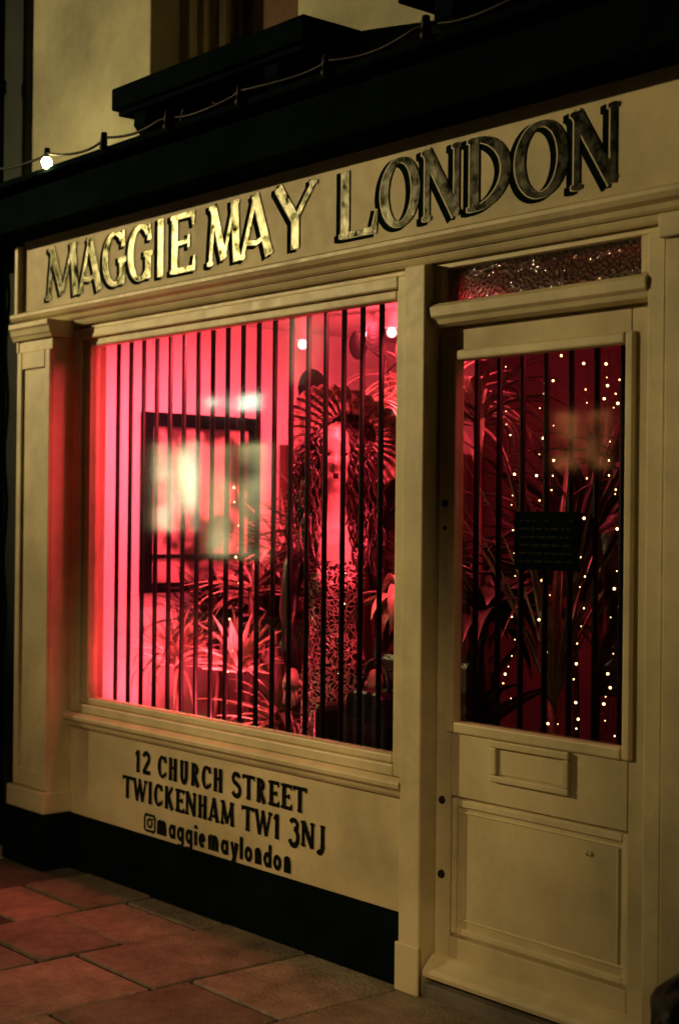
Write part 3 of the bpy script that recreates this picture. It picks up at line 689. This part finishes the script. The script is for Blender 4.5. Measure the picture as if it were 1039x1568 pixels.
for r_, z_ in hp:
    rings.append([bm.verts.new((r_*math.cos(2*math.pi*k/96), r_*math.sin(2*math.pi*k/96), z_+(.009*(k % 3-1) if r_ > .1 else 0)+(.02*math.sin(4*math.pi*k/96+1)*(r_-.1)/.1 if r_ > .1 else 0))) for k in range(96)])
for i in range(len(rings)-1):
    for k in range(96): bm.faces.new((rings[i][k], rings[i+1][k], rings[i+1][(k+1) % 96], rings[i][(k+1) % 96]))
hat = obj_from('broad_brimmed_hat', bm, STRAW, man)
hat.location = (0.06, .02, 1.905); hat.rotation_euler = (math.radians(-46), math.radians(18), 0)
bm = bmesh.new()
for i in range(36):
    blade(bm, (.05+.004*i, -.03, 1.97), math.radians(R.uniform(-60, 5)), R.uniform(.3, .5), .014, math.radians(R.uniform(25, 65)), math.radians(R.uniform(80, 140)), 10)
obj_from('hat_feathers', bm, LEAFL, man)

# dress forms deeper in the shop
fprof = [(.95, .15, .11, 0), (1.05, .16, .12, 0), (1.2, .115, .09, 0), (1.38, .14, .115, -.01), (1.5, .165, .09, 0), (1.56, .12, .06, 0), (1.6, .05, .045, 0), (1.66, .045, .04, 0), (1.67, .002, .002, 0)]
for (fx, fy, mt) in ((-3.28, .75, LEATHER), (-3.72, 1.5, CURT)):
    e_ = empty('dress_form', None, (fx, fy, 0)); e_.rotation_euler = (0, 0, math.radians(40)); bm = bmesh.new(); rings = []
    for i in range(61):
        z = .95+.72*i/60; rx, ry, yo = interp(z, fprof)
        rings.append([bm.verts.new((rx*math.cos(2*math.pi*k/28), ry*math.sin(2*math.pi*k/28)+yo, z)) for k in range(28)])
    for i in range(60):
        for k in range(28): bm.faces.new((rings[i][k], rings[i][(k+1) % 28], rings[i+1][(k+1) % 28], rings[i+1][k])).smooth = True
    obj_from('torso', bm, mt, e_)
    bm = bmesh.new(); tube(bm, [(0, 0, .2), (0, 0, .97)], .016, 10)
    for k in range(3): tube(bm, [(0, 0, .3), (.22*math.cos(k*2.1), .22*math.sin(k*2.1), .06)], .012, 8)
    obj_from('tripod_stand', bm, WOOD, e_)

# armchair with handbag
ac = empty('armchair')
boxes('seat_and_arms', [(-4.27, -3.83, .16, .44, .52, .70), (-4.34, -4.272, .15, .52, .47, .86), (-3.828, -3.765, .15, .52, .47, .86), (-4.31, -3.79, .442, .52, .50, 1.04)], LEATHER, ac, .028)
boxes('feet', [(x, x+.03, y, y+.03, .461, .51) for x in (-4.28, -3.86) for y in (.18, .40)], WOOD, ac, .003)
hb = empty('handbag')
bm = bmesh.new()
prof_ = [(-.12, 0), (.12, 0), (.12, .10), (.10, .20), (.07, .225), (-.07, .225), (-.10, .20), (-.12, .10)]
a = [bm.verts.new((-4.08+p[0], .18, .702+p[1])) for p in prof_]; c = [bm.verts.new((-4.08+p[0], .30, .702+p[1])) for p in prof_]
for i in range(8): bm.faces.new((a[i], a[(i+1) % 8], c[(i+1) % 8], c[i]))
bm.faces.new(a[::-1]); bm.faces.new(c)
obj_from('bag_body', bm, LEATHER, hb, .012)
bm = bmesh.new(); tube(bm, [(-4.08+.075*math.cos(t), .24, .915+.12*math.sin(t)) for t in [math.pi*k/14 for k in range(15)]], .008, 8); obj_from('bag_handle', bm, LEATHER, hb)

# fairy lights
FL = emit('fairy_bulb', (1, .62, .25), 8)
fl = empty('fairy_lights'); bmw = bmesh.new(); bml = bmesh.new()
strands = [(-4.90, .20, 1.95, .65, .09), (-4.12, .13, 1.35, .90, .07), (-3.52, .35, 2.15, .8, .06), (-3.68, .75, 2.3, .7, .07), (-3.42, .40, 2.2, .85, .06), (-3.28, .45, 2.2, .85, .06), (-3.14, .42, 2.3, .8, .05), (-3.20, .55, 2.2, .8, .07), (-3.0, .32, 2.1, .85, .05), (-2.93, .45, 2.1, .8, .06), (-3.05, .9, 2.2, .8, .08), (-2.88, .3, 2.0, .85, .05)]
for (x, y, za, zb, gap) in strands:
    pts = []; z = za; ph = R.uniform(0, 6)
    while z > zb:
        p = Vector((x+.04*math.sin(z*5+ph)+R.uniform(-.015, .015), y+.02*math.cos(z*6+ph), z)); pts.append(p)
        if R.random() < .8: sphere(bml, p+Vector((R.uniform(-.015, .015), -.004, 0)), R.choice([.0018, .0028, .0046]), 0, (1, 1, 1), 6, 4)
        z -= gap*R.uniform(.4, 1.5)
    tube(bmw, pts, .0012, 4)
obj_from('wire', bmw, IRON, fl); obj_from('bulbs', bml, FL, fl)

# ceiling lamps inside, plus added pink fill lights
cl_ = empty('ceiling_lamps'); bm = bmesh.new(); bm2 = bmesh.new()
for p in ((-5.28, .85, 2.33), (-4.98, .98, 2.35), (-4.85, 1.0, 2.36)):
    tube(bm, [(p[0], p[1], 2.461), (p[0], p[1], p[2]+.02)], [.03, .035], 12)
    sphere(bm2, p, .022, 0, (1, 1, 1), 12, 8)
obj_from('holders', bm, INTW, cl_); obj_from('bulbs', bm2, emit('pink_bulb', (1, .35, .42), 6), cl_)
def area(name, loc, aim, e, size, col=(1, .058, .088), spread=180):  # unseen pink area lights added to brighten the display and frame
    ld = bpy.data.lights.new(name, 'AREA'); ld.energy = e; ld.color = col; ld.size = size; ld.shape = 'DISK'; ld.spread = math.radians(spread)
    o = bpy.data.objects.new(name, ld); scene.collection.objects.link(o); o.location = loc; o.parent = cl_
    o.rotation_euler = (Vector(aim)-Vector(loc)).to_track_quat('-Z', 'Y').to_euler()
area('pink_flood', (-5.05, .20, 2.38), (-5.65, .5, 1.0), 42, .2, spread=130)
area('pink_fill_b', (-4.2, .16, 2.40), (-4.55, .8, 1.4), 28, .2, spread=130)
area('pink_fill_c', (-3.15, .28, 2.36), (-3.5, 1.1, 1.2), 7, .25)
area('pink_fill_d', (-5.62, .17, .55), (-5.0, .6, 2.0), 16, .15, spread=130)
area('pink_fill_e', (-4.3, 1.1, 2.0), (-5.3, .9, 2.46), 26, .3)  # added in mid-room to brighten the ceiling
area('pink_fill_f', (-3.80, .42, 1.45), (-5.83, -.07, 1.45), 3, .14, spread=50)  # added to throw red onto the pilaster side
area('pink_fill_g', (-4.9, .17, .56), (-4.95, -.02, 2.4), 14, .12, spread=110)  # added low down to redden the underside of the window head
area('pink_fill_i', (-3.80, .14, 2.2), (-4.4, .4, 1.75), 7, .1, spread=90)  # added to brighten the mannequin's head
bm = bmesh.new(); tube(bm, [(-2.83, .24, .95), (-2.83, .24, 2.1)], .008, 8)
obj_from('neon_tube', bm, emit('red_neon', (1, .05, .10), 2.2))

# bin bag at the pilaster, right
bm = bmesh.new(); bmesh.ops.create_icosphere(bm, subdivisions=5, radius=1)
for v in bm.verts:
    c = v.co.copy(); k = 1+.16*noise.noise(c*2.2)+.07*noise.noise(c*6)+.03*noise.noise(c*14)
    pinch = 1 if c.z < .3 else max(.16, 1-(c.z-.3)*1.25)
    v.co = Vector((-2.15+c.x*.22*k*pinch, -.29+c.y*.2*k*pinch, max(.002, .27+c.z*.33*k)))
obj_from('bin_bag', bm, BINBAG, smooth=True)

# ---------------------------------------------------------------- world
w = bpy.data.worlds.new('World'); scene.world = w; w.use_nodes = True
N = w.node_tree.nodes; L = w.node_tree.links; bg = N['Background']
sk = N.new('ShaderNodeTexSky'); sk.sky_type = 'NISHITA'; sk.sun_disc = False; sk.sun_elevation = math.radians(1); sk.sun_rotation = math.radians(0)
mx = N.new('ShaderNodeMixRGB'); mx.blend_type = 'MULTIPLY'; mx.inputs[0].default_value = 1; mx.inputs[2].default_value = (.12, .8, .8, 1)
L.new(sk.outputs[0], mx.inputs[1]); L.new(mx.outputs[0], bg.inputs['Color']); bg.inputs['Strength'].default_value = .0025

# ---------------------------------------------------------------- camera
cd = bpy.data.cameras.new('camera'); cam = bpy.data.objects.new('camera', cd); scene.collection.objects.link(cam)
cd.sensor_width = 36; cd.lens = 2300/1568*36; cd.clip_end = 1000; cd.clip_start = .05
Rm = Matrix.Rotation(math.radians(49.7), 4, 'Z') @ Matrix.Rotation(math.radians(90.22), 4, 'X') @ Matrix.Rotation(math.radians(.6), 4, 'Z')
cam.matrix_world = Matrix.Translation((0, -3.4, 1.55)) @ Rm
cd.dof.use_dof = True; cd.dof.focus_distance = 5.1; cd.dof.aperture_fstop = 2.0
scene.camera = cam
